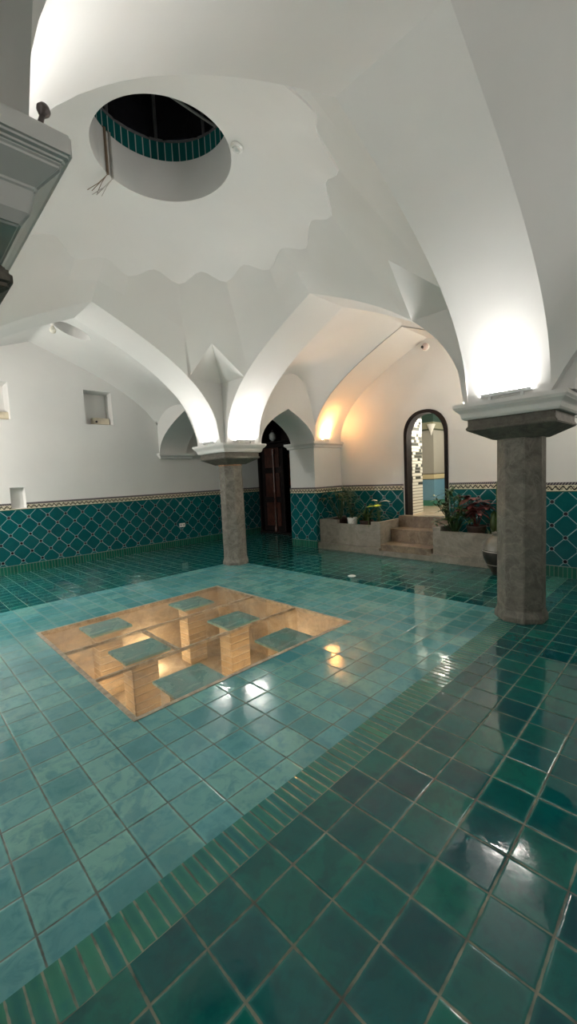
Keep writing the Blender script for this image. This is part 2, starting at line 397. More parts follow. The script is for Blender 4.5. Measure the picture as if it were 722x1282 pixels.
def cornice_ring(mb, x0, y0, x1, y1, z):
    prof = [(0.0, 0.0), (0.035, 0.012), (0.045, 0.05), (0.075, 0.075), (0.085, 0.085), (0.085, 0.125), (0.0, 0.13)]
    mb.rings([[(x0-e,y0-e,z+h),(x1+e,y0-e,z+h),(x1+e,y1+e,z+h),(x0-e,y1+e,z+h)] for e, h in prof])
cm = MB(); cornice_ring(cm, PX0, PY0, XCW+.02, PY1, 2.12); struct(cm.build('trim_7', PLASTER))
cm = MB(); cornice_ring(cm, PX0, YR-.36, XBW+.02, YR+.30, 2.12); struct(cm.build('trim_8', PLASTER))
cm = MB()
for xc in (CX-3.2, CX+2.46): cornice_ring(cm, xc, YLW-.05, xc+.76, YLW+.2, 2.08)
struct(cm.build('trim_9', PLASTER))
cm = MB()
for xc in (XN, XF): cornice_ring(cm, xc-.36, YRW-.2, xc+.36, YRW+.06, 2.07)
struct(cm.build('trim_10', PLASTER))

# ------------------------------------------------------------------ main arches, aisle vaults, corner vaults
def arch_band(name, O, a, o, hs, za):
    """soffit of a main arch, 2*AW wide, plus the face towards the aisle up to the vault"""
    m = MB()
    P = lambda s, t, z: (O[0]+s*a[0]+t*o[0], O[1]+s*a[1]+t*o[1], z)
    m.grid([[P(u*hs, t, arch_z(u*hs, hs, za, ZP)) for t in (-AW, AW)] for u in US])
    return struct(m.build(name, PLASTER, smooth=True, angle=25))
def bay(name, O, a, o, hs, za, dmax, T, hv, zv, zsv, open0, open1, zside, hole=None, end=None):
    """aisle vault behind a main arch: leaves the arch edge flush, swells to its own profile, and can close on a wall arch"""
    m = MB()
    P = lambda s, t, z: (O[0]+s*a[0]+t*o[0], O[1]+s*a[1]+t*o[1], z)
    def vz(s, t):
        q = (t-AW)/(T-AW); f = 1-(1-q)**4
        z = arch_z(s, hs, za, ZP)*(1-f)+(zv-(zv-zsv)*drop(s/hv))*f
        if end: g = q**8; z = z*(1-g)+(arch_z(s, end[0], end[1], end[2])+.01)*g
        return z
    n = 78 if hole else 60; k = 44 if hole else 24
    sv = sorted(set([round(-dmax+2*dmax*i/n, 5) for i in range(n+1)]+[round(u*hs, 5) for u in US if abs(u) > .8])) if not hole else [-dmax+2*dmax*i/n for i in range(n+1)]
    n = len(sv)-1; tv = [AW+(T-AW)*j/k for j in range(k+1)]
    tc, th = (open0+open1)/2, (open1-open0)/2
    tt = sorted(set(round(q, 5) for q in [tc+u*th for u in US]+[AW, T]+([] if hole else tv[1:-1])))
    if not hole: tv = tt; k = len(tv)-1
    cnt = {}; keep = []
    for i in range(n):
        for j in range(k):
            c = ((sv[i]+sv[i+1])/2, (tv[j]+tv[j+1])/2)
            if hole and (c[0]-hole[0])**2+(c[1]-hole[1])**2 < hole[2]**2: continue
            keep.append((i, j))
            for q in ((i,j),(i+1,j),(i+1,j+1),(i,j+1)): cnt[q] = cnt.get(q, 0)+1
    def vpos(i, j):
        s, t = sv[i], tv[j]
        if hole and cnt[(i, j)] < 4 and 0 < i < n and 0 < j < k:
            d = math.hypot(s-hole[0], t-hole[1]); s = hole[0]+(s-hole[0])*hole[2]/d; t = hole[1]+(t-hole[1])*hole[2]/d
        return P(s, t, vz(s, t))
    for i, j in keep: m.face([vpos(i,j), vpos(i+1,j), vpos(i+1,j+1), vpos(i,j+1)])
    if hole:
        for i in range(48):
            q = [2*PI*i/48, 2*PI*(i+1)/48]; e = [(hole[0]+hole[2]*math.cos(x), hole[1]+hole[2]*math.sin(x)) for x in q]
            m.face([P(e[0][0],e[0][1],vz(*e[0])-.004), P(e[1][0],e[1][1],vz(*e[1])-.004), P(e[1][0],e[1][1],zv+.45), P(e[0][0],e[0][1],zv+.45)])
        m.face([P(hole[0]+hole[2]*math.cos(2*PI*i/48), hole[1]+hole[2]*math.sin(2*PI*i/48), zv+.45) for i in range(48)])
    # end faces with the side arches through them, and the soffits of those
    for sg in (-1, 1):
        kn = [(tc+u*th, arch_z(u*th, th, zside, ZP)) for u in US]
        def za_(t):
            if t <= kn[0][0] or t >= kn[-1][0]: return ZP
            for (ta, z_a), (tb, z_b) in zip(kn, kn[1:]):
                if t <= tb: return z_a+(z_b-z_a)*(t-ta)/(tb-ta)
        for s_ in (dmax, dmax+2*AW):
            rr = []
            for t in tt:
                z0, z1 = za_(t), (max(vz(dmax, t), za_(t)+.002) if s_ == dmax else 3.25)
                rr.append([P(sg*s_, t, z0+(z1-z0)*k_/5) for k_ in range(6)])
            m.grid(rr)
        m.grid([[P(sg*dmax, t, za_(t)), P(sg*(dmax+2*AW), t, za_(t))] for t in tt if open0-1e-4 <= t <= open1+1e-4])
    return struct(m.build(name, PLASTER, smooth=True, angle=66))

AZ_LF, AZ_FR, AZ_NR, AZ_NL = 3.93, 3.88, 3.80, 3.85
arch_band('ceiling_arch', (CX, YL), (1,0), (0,1), HX, AZ_LF)
arch_band('ceiling_arch.001', (XF, CY), (0,1), (1,0), HY, AZ_FR)
arch_band('ceiling_arch.002', (CX, YR), (1,0), (0,-1), HX, AZ_NR)
arch_band('ceiling_arch.003', (XN, CY), (0,1), (-1,0), HY, AZ_NL)
DMX, DMY = CX-XN-AW, (YL-YR)/2-AW
bay('ceiling_vault', (CX, YL), (1,0), (0,1), HX, AZ_LF, 2.44, YLW-YL, 3.00, 4.24, 2.30, 0.44, YLW-YL-.02, 3.00, hole=(0.30, 1.36, 0.27), end=(2.6, 4.24, 2.3))
bay('ceiling_vault.001', (XF, CY), (0,1), (1,0), HY, AZ_FR, DMY, PX0-XF, 4.00, 4.10, 2.2, 0.46, PX0-XF-.02, 2.84, end=(PY0-CY, 3.96, 2.2))
bay('ceiling_vault.002', (CX, YR), (1,0), (0,-1), HX, AZ_NR, DMX, YR-YRW, 2.40, 4.24, 2.2, 0.50, YR-YRW-.02, 2.93)
bay('ceiling_vault.003', (XN, CY), (0,1), (-1,0), HY, AZ_NL, DMY, XN-XNW, 2.42, 4.15, 2.2, 0.44, XN-XNW-.02, 2.93)
# wall arch on the back wall (the one washed by the warm lamp)
wa = MB(); HW, ZW = PY0-CY, 3.96
wa.grid([[(x, CY+u*HW, arch_z(u*HW, HW, ZW, 2.2)) for x in (PX0, XBW)] for u in US])
struct(wa.build('ceiling_arch.004', PLASTER, smooth=True, angle=25))
# corner bays: low cloister vaults
def corner(name, x0, x1, y0, y1):
    m = MB(); rows = []
    for k in range(9):
        e = 1-k/8; z = 3.2+0.45*math.sin((1-e)*PI/2)
        cx, cy = (x0+x1)/2, (y0+y1)/2; hx, hy = (x1-x0)/2*e+.001, (y1-y0)/2*e+.001
        rows.append([(cx-hx,cy-hy,z),(cx+hx,cy-hy,z),(cx+hx,cy+hy,z),(cx-hx,cy+hy,z)])
    m.grid(rows, 0, True); return struct(m.build(name, PLASTER))
corner('ceiling_corner', XF+AW, XCW, YL+AW, YLW)
corner('ceiling_corner.001', XF+AW, XBW, YRW, YR-AW)
corner('ceiling_corner.002', XNW, XN-AW, YL+AW, YLW)
corner('ceiling_corner.003', XNW, XN-AW, YRW, YR-AW)

# ------------------------------------------------------------------ dome: drum of folded facets, star shaped rim, shallow cap, oculus
ZR = 4.23
RK = 1.54
def rim(phi):              # 16 sided top of the drum
    a = (math.degrees(phi)+11.25) % 22.5 - 11.25
    a = ((math.degrees(phi)-11.25) % 22.5)-11.25
    r = RK*math.cos(math.radians(11.25))/math.cos(math.radians(a))
    return Vector((r*math.cos(phi), r*math.sin(phi), ZR+.04))
def star3(phi, grow=0.0):  # edge of the dome: zigzag lying on the drum, dipping at 16 points
    q = (math.degrees(phi) % 22.5)/22.5; t = 1-abs(2*q-1)
    lo, hi = drum_low(phi), rim(phi)
    t = 0.5-0.5*math.cos(PI*t); k = 1-t*(1.625-RK)/max(.2, math.hypot(lo.x, lo.y)-RK)
    p = lo.lerp(hi, k); f = 1+grow/math.hypot(p.x, p.y)
    return Vector((p.x*f, p.y*f, p.z))
WX, WY = XF-AW-CX, YL-AW-CY          # half sizes between the inner faces of the arches
SX, SY = 1.38, 1.42                  # where the squinch facets start on the faces
sides = {'E': (HY, AZ_FR), 'W': (HY, AZ_NL), 'N': (HX, AZ_LF), 'S': (HX, AZ_NR)}
def side_z(side, d): hs, za = sides[side]; return arch_z(d, hs, za, ZP)
def squinch_pts(sx, sy):
    e = 'E' if sx > 0 else 'W'; n = 'N' if sy > 0 else 'S'
    S1 = Vector((sx*WX, sy*SY, side_z(e, SY))); S2 = Vector((sx*SX, sy*WY, side_z(n, SX)))
    u = Vector((sx, sy, 0)).normalized(); d0 = (S1.to_2d().dot(u.to_2d())+S2.to_2d().dot(u.to_2d()))/2; z0 = (S1.z+S2.z)/2
    d1, z1, zA = 1.52, ZR+.04, 3.54
    dA = d0+(d1-d0)*(zA-z0)/(z1-z0)
    mid = (S1+S2)/2; w = Vector((-u.y, u.x, 0)); A = u*dA+w*(mid.dot(w)*.5); A.z = zA
    return S1, S2, A
def drum_low(phi):
    c, s = math.cos(phi), math.sin(phi)
    sx, sy = (1 if c >= 0 else -1), (1 if s >= 0 else -1)
    tE = WX/abs(c) if abs(c) > 1e-9 else 1e9; tN = WY/abs(s) if abs(s) > 1e-9 else 1e9
    if tE < tN and abs(tE*s) <= SY: return Vector((tE*c, tE*s, side_z('E' if sx > 0 else 'W', tE*s)))
    if tN <= tE and abs(tN*c) <= SX: return Vector((tN*c, tN*s, side_z('N' if sy > 0 else 'S', tN*c)))
    S1, S2, A = squinch_pts(sx, sy)
    for P_, Q_ in ((S1, A), (A, S2)):
        p, e = P_.to_2d(), (Q_-P_).to_2d(); den = c*e.y-s*e.x
        if abs(den) < 1e-9: continue
        rr = (p.x*e.y-p.y*e.x)/den; q = Vector((c*rr, s*rr)); k = (q-p).dot(e)/e.dot(e)
        if -1e-4 <= k <= 1+1e-4: return P_.lerp(Q_, k)
    return (S1 if (S1.to_2d().normalized()-Vector((c, s))).length < (S2.to_2d().normalized()-Vector((c, s))).length else S2).copy()
phis = [math.radians(11.25*i/6) for i in range(192)]
extra = []
for sx in (1, -1):
    for sy in (1, -1):
        for p in squinch_pts(sx, sy): extra.append(math.atan2(p.y, p.x) % (2*PI))
phis = sorted(set(round(p, 6) for p in phis+extra))
dr = MB(); rows = []
for k in (0, 0.5, 1.0):
    r = []
    for p in phis:
        lo = drum_low(p); hi = rim(p)
        q = Vector((lo.x, lo.y, lo.z)).lerp(hi, k)
        r.append((CX+q.x, CY+q.y, q.z))
    rows.append(r)
dr.grid(rows, 0, True)
# niches behind the squinch facets
for sx in (1, -1):
    for sy in (1, -1):
        S1, S2, A = squinch_pts(sx, sy)
        e = 'E' if sx > 0 else 'W'; n = 'N' if sy > 0 else 'S'
        C2 = Vector((CX, CY, 0))
        T = Vector((sx*WX, sy*WY, 3.12))
        dr.face([C2+A, C2+S1, C2+T]); dr.face([C2+A, C2+T, C2+S2])
        dsE = [SY+(HY-SY)*i/8 for i in range(9)]+[WY]; dsN = [SX+(HX-SX)*i/8 for i in range(9)]+[WX]
        ze = lambda d: side_z(e, d) if d <= HY else ZP
        zn = lambda d: side_z(n, d) if d <= HX else ZP
        dr.grid([[C2+Vector((sx*WX, sy*d, ze(d))), C2+Vector((sx*WX, sy*d, max(ze(d), S1.z+(T.z-S1.z)*(d-SY)/(WY-SY))))] for d in dsE])
        dr.grid([[C2+Vector((sx*d, sy*WY, zn(d))), C2+Vector((sx*d, sy*WY, max(zn(d), S2.z+(T.z-S2.z)*(d-SX)/(WX-SX))))] for d in dsN])
struct(dr.build('ceiling_drum', PLASTER, smooth=True, angle=2.5))
dc = MB(); ph = [math.radians(11.25*i/2) for i in range(64)]
OR, OZ = 0.632, 4.58
ph = [math.radians(11.25*i/4) for i in range(128)]
S3 = [star3(p) for p in ph]; IN3 = [star3(p, -.010) for p in ph]
rows = [[(CX+v.x, CY+v.y, v.z+.002) for v in S3], [(CX+v.x, CY+v.y, v.z-.006) for v in IN3]]
for k in range(1, 11):
    q = k/10; rr = []
    for p, v in zip(ph, IN3):
        c_ = Vector((math.cos(p), math.sin(p))); r0 = math.hypot(v.x, v.y); b = min(1, q*2.2)
        r_ = (r0*(1-b)+1.50*b)*(1-q)+OR*q
        z0 = (v.z-.006)*(1-b)+(ZR+.03)*b
        rr.append((CX+c_.x*r_, CY+c_.y*r_, z0+(OZ-z0)*(1-(1-q)**1.4)))
    rows.append(rr)
dc.grid(rows, 0, True)
rows = [rows[-1]]+[[(CX+OR*math.cos(p), CY+OR*math.sin(p), z) for p in ph] for z in (OZ, OZ+.25, 4.99)]+[[(CX+.68*math.cos(p), CY+.68*math.sin(p), 5.00) for p in ph]]
dc.grid(rows, 0, True)
struct(dc.build('ceiling_dome', PLASTER, smooth=True, angle=30))
# mosaic ring in the lantern
def mat_mosaic():
    t = NT('teal_mosaic_strips'); tc = t.n('ShaderNodeTexCoord'); q = t.n('ShaderNodeSeparateXYZ'); t.l(tc.outputs['Object'], q.inputs[0])
    an = t.m('DIVIDE', t.m('ARCTAN2', q.outputs[1], q.outputs[0]), 2*PI/56)
    f = t.m('ABSOLUTE', t.m('SUBTRACT', t.m('FRACT', an), 0.5))
    w = t.white(t.comb(t.m('FLOOR', an), 2.0, 2.0))
    c = t.mix(w[0], (0.006, 0.09, 0.085), (0.01, 0.13, 0.12))
    return t.done(t.mix(t.m('GREATER_THAN', f, 0.43), c, (0.42, 0.48, 0.46)), 0.25)
mo = MB(); mo.lathe((0,0,0), [(0.68, 0.0), (0.68, 0.22)], 56, False)
struct(mo.build('trim_11', mat_mosaic(), loc=(CX, CY, 5.00), smooth=True))
lt = MB()
for k in range(8):
    p = 2*PI*k/8+.35
    lt.tube([(CX+.68*math.cos(p), CY+.68*math.sin(p), 5.22), (CX+.66*math.cos(p), CY+.66*math.sin(p), 6.2), (CX, CY, 6.75)], .018, 6)
lt.tube([(CX+.68*math.cos(i*PI/16), CY+.68*math.sin(i*PI/16), 5.225) for i in range(33)], .014, 6)
lant = bpy.data.objects.new('window_1', None); COL.objects.link(lant); lant['kind'] = 'structure'
struct(lt.build('window_frame', mat_plain('lantern_metal', (0.12, 0.12, 0.12), 0.5, 0.3), lant))
pn = MB()
pn.grid([[(CX+r*math.cos(2*PI*k/8+.35), CY+r*math.sin(2*PI*k/8+.35), z) for k in range(8)] for r, z in ((.69,5.22),(.67,6.21),(.01,6.77))], 0, True)
struct(pn.build('window_pane', mat_plain('night_glass', (0.012, 0.012, 0.014), 0.08), lant))
po = MB(); po.tube([(CX+.05, CY+.05, 5.22), (CX+.05, CY+.05, 6.70)], .016, 8); po.tube([(CX-.66,CY+.05,5.22),(CX+.66,CY+.05,5.22)], .012, 8)
struct(po.build('window_bar', mat_plain('grey_pole', (0.35, 0.35, 0.34), 0.4, 0.4), lant))

# ------------------------------------------------------------------ stone columns
def octa(mb, c, prof): mb.lathe(c, [(r/math.cos(PI/8), z) for r, z in prof], 8, True, 0, PI/8)
def make_column(x, y, label):
    t = thing('stone_column', label, 'column', (x, y, 0), 0, 'stone columns under the dome')
    m = MB(); octa(m, (0,0,0), [(.225, 0), (.225, .05), (.205, .11), (.202, .14)]); m.build('base', STONE, t, bevel=.006)
    m = MB(); octa(m, (0,0,0), [(.202, .135), (.20, 1.0), (.197, 1.83)]); m.build('shaft', STONE, t, bevel=.006)
    m = MB(); m.sq((0,0,0), [(.20, 1.80), (.385, 1.90), (.385, 1.925), (.37, 1.93), (.37, 2.005)]); m.build('capital', STONE_D, t, bevel=.006)
    m = MB(); m.sq((0,0,0), [(.40, 2.000), (.415, 2.02), (.425, 2.06), (.462, 2.095), (.462, 2.105), (.475, 2.11), (.475, 2.148), (.46, ZP)]); m.build('plaster_plate', PLASTER, t, bevel=.004)
    return t
colR = make_column(XF, YR, 'grey octagonal stone column at the right, in front of the planter and jar')
dup(colR, (XF, YL, 0), PI, 'slim grey stone column standing left of the dark wooden doorway')
for o in COL.objects:
    if o.name == 'stone_column.001':
        m = MB(); octa(m, (0,0,0), [(.200, 1.775), (.202, 1.78), (.202, 1.815), (.200, 1.82)])
        q = m.build('brick_collar', mat_plain('orange_brick', (.27,.14,.075), .8, 0, .4, 14), o); q['label'] = 'thin orange brick collar'
dup(colR, (XN, YR, 0), PI/2, 'nearest column, only its plaster capital corner showing at upper left edge')

# ------------------------------------------------------------------ wall washer lamps
def area(name, parent, loc, direction, sx, sy, watts, col, spread):
    l = bpy.data.lights.new(name, 'AREA'); l.shape = 'RECTANGLE'; l.size = sx; l.size_y = sy
    l.energy = watts; l.color = col; l.spread = spread
    o = bpy.data.objects.new(name, l); COL.objects.link(o); o.parent = parent
    o.location = loc
    q = Vector(direction).to_track_quat('-Z', 'Y'); o.rotation_euler = q.to_euler()
    return o
WHITE_C = (1.0, 0.975, 0.945)
def make_uplight(loc, rz, label, L=0.42, watts=UP_W, led=LED, col=WHITE_C, group='wall washer lamps on the column capitals', spread=0.95, cat='lamp', spill=.64):
    """bar along local x, soffit on the +y side"""
    t = thing('uplight_bar', label, cat, loc, rz, group)
    m = MB(); m.rings([[(x, y, z) for y, z in ((-.022,.030),(.022,.030),(.026,.058),(.020,.058),(.017,.040),(-.017,.040),(-.020,.058),(-.026,.058))] for x in (-L/2, L/2)])
    m.build('housing', WHITE_METAL, t)
    for s in (-1, 1):
        b = MB(); b.box((s*L*.32-.012, -.016, 0), (s*L*.32+.012, .016, .031)); b.build('bracket', WHITE_METAL, t, bevel=.003)
    b = MB(); b.tube([(-L*.2,.0,.012),(-L*.1,-.02,.010),(0,.01,.012),(L*.12,-.015,.010),(L*.2,0,.012)], .006, 6); b.build('cable', WHITE_P, t)
    d = MB(); d.box((-L/2+.01, -.015, .041), (L/2-.01, .015, .046)); d.build('led_strip', led, t)
    area('led_light', t, (0, 0, .062), (0, .25, 1), L-.03, .03, watts*(1-spill), col, spread)     # beam through the lens
    area('led_light', t, (0, 0, .064), (0, -.15, 1), L-.03, .03, watts*spill, col, PI)        # spill
    return t
make_uplight((XF-.445, YR, ZP), -PI/2, 'white bar lamp on right column capital, washing the big arch')
make_uplight((XF-.445, YL, ZP), -PI/2, 'white bar lamp on far column capital, left one of its pair')
make_uplight((XF, YL-.452, ZP), 0, 'white bar lamp on far column capital, right one of its pair')
make_uplight((XN+.445, YR, ZP), PI/2, 'bar lamp on nearest capital at upper left, lighting the bright arch foot')
make_uplight((XF, YR+.452, ZP), PI, 'bar lamp hidden behind the right column capital')
make_uplight((XN+.445, YL, ZP), PI/2, 'bar lamp beyond the left edge of the picture')
make_uplight((PX0+.36, PY0-.045, 2.25), 0, 'warm orange bar lamp on the pier cornice right of the dark doorway', .24, WARM_W, LED_W, (1.0, .40, .10), None, 1.5, spill=.25)

make_uplight((PX0+.42, YR+.30+.05, 2.25), PI, 'added bar lamp on the hidden pier cornice behind the right column', .24, 24.0, LED, (1.0, .86, .68), None)  # unseen lamp, added to wash the back wall from the right
def fill_light(loc, watts, col, rad=.08):
    l = bpy.data.lights.new('fill_light', 'POINT'); l.energy = watts; l.color = col; l.shadow_soft_size = rad
    o = bpy.data.objects.new('fill_light', l); COL.objects.link(o); o.location = loc; return o
# unseen fill lights added to brighten the aisles, no fixtures
fill_light((-0.75, 7.55, 2.55), 118*FILL_W, (1.0, .95, .89), .25)
fill_light((-1.35, -0.20, 2.50), 8*FILL_W, (1.0, .97, .92), .25)
fill_light((2.30, -0.95, 2.10), 7*FILL_W, (1.0, .97, .92), .25)
fill_light((5.75, 0.35, 2.40), 11*FILL_W, (1.0, .92, .80), .25)
fill_light((-1.5, 3.6, 2.7), 10*FILL_W, (1.0, .97, .92), .3)

# ------------------------------------------------------------------ glass floor over the pit
gf = thing('glass_floor', 'glass floor panel framed in tarnished steel over the lit pit', 'glass floor', (0, 0, 0))
fr = MB(); w = .018
fr.box((PIT[0]-w,PIT[1]-w,-.03),(PIT[2]+w,PIT[1]+w,.004)); fr.box((PIT[0]-w,PIT[3]-w,-.03),(PIT[2]+w,PIT[3]+w,.004))
fr.box((PIT[0]-w,PIT[1]+w,-.03),(PIT[0]+w,PIT[3]-w,.004)); fr.box((PIT[2]-w,PIT[1]+w,-.03),(PIT[2]+w,PIT[3]-w,.004))
fr.build('frame', STEEL, gf)
for y in (3.345, 4.12):
    b = MB(); b.box((PIT[0]+w, y-.013, -.02), (PIT[2]-w, y+.013, .004)); b.build('crossbar', STEEL, gf)
b = MB(); b.box((1.805-.010, 3.361, -.03), (1.805+.010, 4.104, .003)); b.build('divider', STEEL, gf)
for x0, y0, x1, y1 in ((PIT[0]+w,PIT[1]+w,PIT[2]-w,3.329), (PIT[0]+w,3.361,1.795,4.104), (1.815,3.361,PIT[2]-w,4.104), (PIT[0]+w,4.136,PIT[2]-w,PIT[3]-w)):
    g = MB(); g.face([(x0,y0,.0005),(x1,y0,.0005),(x1,y1,.0005),(x0,y1,.0005)]); g.build('glass_pane', GLASS, gf)
TOPT = mat_tiles('pillar_top_tile', 0.4, 5, 0.4, 5, (0.17, 0.36, 0.33), (0.15, 0.34, 0.32), (0.13, 0.30, 0.29), (0.1, 0.1, 0.1), 0.003, 0.2, 0.4, 0.0, 0.35)
def mat_brick():
    t = NT('sandy_brick_courses'); x, y, z = t.xyz(); co = t.co
    f = t.m('DIVIDE', z, 0.075); e = t.m('ABSOLUTE', t.m('SUBTRACT', t.m('FRACT', f), 0.5))
    nz = t.noise(9, 5, co)[0]; w = t.white(t.comb(t.m('FLOOR', f), 1.0, 4.0))
    c = t.mix(nz, (0.36, 0.26, 0.15), (0.66, 0.52, 0.34)); c = t.mix(t.m('MULTIPLY', w[0], .4), c, (0.30, 0.20, 0.11))
    c = t.mix(t.ramp(e, 0.38, 0.46), c, (0.60, 0.50, 0.36))
    return t.done(c, 0.85, t.bump(t.m('ADD', t.ramp(e, .5, .36), nz), .6, .02))
BRICK = mat_brick()
spots = [(1.565, 2.745, 'near row, left: '), (2.60, 2.71, ''), (1.56, 3.66, ''), (2.62, 3.62, ''), (1.60, 4.58, ''), (2.66, 4.56, '')]
plab = ['brick pillar under the glass, left one of the row nearest the camera', 'brick pillar under the glass, right one of the row nearest the camera',
        'brick pillar under the middle glass row, left of the thin divider', 'brick pillar under the middle glass row, right of the thin divider',
        'brick pillar under the glass, left one of the farthest row', 'brick pillar under the glass, right one of the farthest row']
p0 = None
for (x, y, _), lb in zip(spots, plab):
    y = min(max(y, PIT[1]+.22), PIT[3]-.22)
    if p0 is None:
        p0 = thing('brick_pillar', lb, 'pillar', (x, y, PD), 0, 'tile topped brick pillars in the pit')
        m = MB(); m.box((-.125,-.11,0),(.125,.11,-PD-.07)); m.box((-.17,-.15,-PD-.07),(.17,.15,-PD-.030)); m.build('masonry', BRICK, p0, bevel=.008)
        m = MB(); m.box((-.215,-.195,-PD-.030),(.215,.195,-PD-.006)); m.build('top_tile', TOPT, p0, bevel=.003)
    else: dup(p0, (x, y, PD), 0, lb)
def pit_lamp(loc, label, watts):
    t = thing('pit_lamp', label, 'lamp', loc, 0, 'warm lamps inside the pit')
    m = MB(); m.lathe((0,0,0), [(.045,0),(.045,.03),(.03,.05),(.03,.06)], 16); m.build('housing', DARKM, t)
    m = MB(); m.lathe((0,0,.06), [(.026,0),(.028,.02),(.016,.04),(.002,.046)], 16); m.build('bulb', LED_W, t, smooth=True)
    l = bpy.data.lights.new('lamp_light', 'POINT'); l.energy = watts; l.color = (1.0, .84, .62); l.shadow_soft_size = .04
    o = bpy.data.objects.new('lamp_light', l); COL.objects.link(o); o.parent = t; o.location = (0, 0, .15)
PIT_W = 2.4
pit_lamp((1.20, 4.15, PD), 'warm lamp on the pit floor, towards its left corner', PIT_W)
pit_lamp((2.15, 4.72, PD), 'warm lamp on the pit floor beside its far wall', PIT_W)
pit_lamp((2.12, 3.16, PD), 'warm lamp on the pit floor near its middle', PIT_W)
pit_lamp((3.12, 3.20, PD), 'warm lamp on the pit floor, towards its right corner', PIT_W*.7)

# ------------------------------------------------------------------ doors
d1 = MB(); rows = []
def door_ring(off, x):
    pts = [(x, DY0+off, DZ0)]+[(x, DY0+off+(y-DY0)*(1-2*off/(DY1-DY0)), door_head(y)-off) for y in ys_d]+[(x, DY1-off, DZ0)]
    return pts
A0, A1, B1, B0 = door_ring(-.012, XBW-.03), door_ring(.05, XBW-.03), door_ring(.05, XBW+.17), door_ring(-.012, XBW)
d1.grid([B0, A0, A1, B1]); struct(d1.build('door_1', WOOD_D, smooth=True, angle=30))
# passage room behind it
BX = 10.2
def mat_far(nm='far_room_wall', k=1.0):
    t = NT(nm); x, y, z = t.xyz(); nz = t.noise(3, 4, t.co)[0]
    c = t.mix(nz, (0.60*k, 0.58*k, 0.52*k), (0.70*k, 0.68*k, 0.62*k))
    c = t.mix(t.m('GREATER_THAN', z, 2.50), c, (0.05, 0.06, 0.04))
    c = t.mix(t.m('GREATER_THAN', z, 2.54), c, (0.30, 0.30, 0.22))
    c = t.mix(t.m('GREATER_THAN', z, 2.70), c, (0.03, 0.07, 0.06))
    c = t.mix(t.m('LESS_THAN', z, 1.455), c, (0.06, 0.05, 0.04))
    c = t.mix(t.m('LESS_THAN', z, 1.435), c, (0.62, 0.54, 0.34))
    c = t.mix(t.m('LESS_THAN', z, 1.325), c, (0.05, 0.06, 0.05))
    c = t.mix(t.m('LESS_THAN', z, 1.305), c, t.mix(nz, (0.10, 0.26, 0.40), (0.20, 0.38, 0.50)))
    c = t.mix(t.m('LESS_THAN', z, 0.80), c, (0.05, 0.22, 0.16))
    return t.done(c, 0.5)
fm = mat_far()
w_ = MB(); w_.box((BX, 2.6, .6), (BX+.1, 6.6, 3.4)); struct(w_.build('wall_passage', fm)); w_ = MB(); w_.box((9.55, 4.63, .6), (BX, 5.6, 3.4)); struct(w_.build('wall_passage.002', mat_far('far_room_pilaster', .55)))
w_ = MB(); w_.box((XBW+.17, 2.5, .6), (BX, 2.6, 3.4)); w_.box((8.12, 5.6, .6), (BX, 5.7, 3.4)); struct(w_.build('wall_passage.001', PLASTER))
w_ = MB(); w_.box((XBW+.005, 2.6, DZ0-.05), (BX, 6.6, DZ0)); struct(w_.build('floor_passage', mat_stone('beige_marble_floor', (0.45,0.32,0.20), (0.62,0.50,0.36), (0.72,0.62,0.48), 2.2, 0.22, 0.4)))
w_ = MB(); w_.box((XBW+.18, 2.5, 3.0), (BX+.1, 6.6, 3.1)); struct(w_.build('ceiling_passage', mat_plain('olive_ceiling', (0.40, 0.38, 0.22), 0.7)))
def mat_mirrorwork():
    t = NT('white_mirror_brickwork'); x, y, z = t.xyz()
    f = t.m('DIVIDE', z, 0.062); e = t.m('ABSOLUTE', t.m('SUBTRACT', t.m('FRACT', f), 0.5))
    row = t.m('FLOOR', f); g = t.m('DIVIDE', t.m('ADD', x, t.m('MULTIPLY', t.white(t.comb(row, 1.0, 1.0))[0], .2)), 0.11)
    w = t.white(t.comb(row, t.m('FLOOR', g), 1.0))[0]
    dark = t.m('MULTIPLY', t.m('GREATER_THAN', w, .60), t.m('GREATER_THAN', z, 1.25))
    c = t.mix(dark, (0.80, 0.78, 0.70), (0.05, 0.055, 0.05))
    c = t.mix(t.ramp(e, .36, .44), c, (0.22, 0.21, 0.17))
    return t.done(c, 0.25, t.bump(t.ramp(e, .5, .36), .5, .01))
w_ = MB(); w_.box((XBW+.17, DY1+.03, DZ0), (8.10, DY1+.25, 3.0)); struct(w_.build('wall_mirrorwork', mat_mirrorwork()))
sc_ = thing('wall_sconce', 'small white cone lamp on the passage wall, seen through the arched doorway', 'lamp', (9.50, 4.66, 2.58))
m = MB(); m.lathe((0,0,0), [(.01,-.20),(.03,-.12),(.09,.02),(.10,.05),(.09,.06)], 16); m.build('shade', WHITE_P, sc_, smooth=True)
m = MB(); m.tube([(0,0,0),(.05,0,.0)], .012, 8); m.build('arm', WHITE_P, sc_)
fill_light((7.95, 3.62, 2.55), 26, (1.0, .93, .80)); fill_light((9.75, 3.55, 2.50), 9, (1.0, .93, .82))  # unseen light on the mirrorwork, then a fill added for the far wall
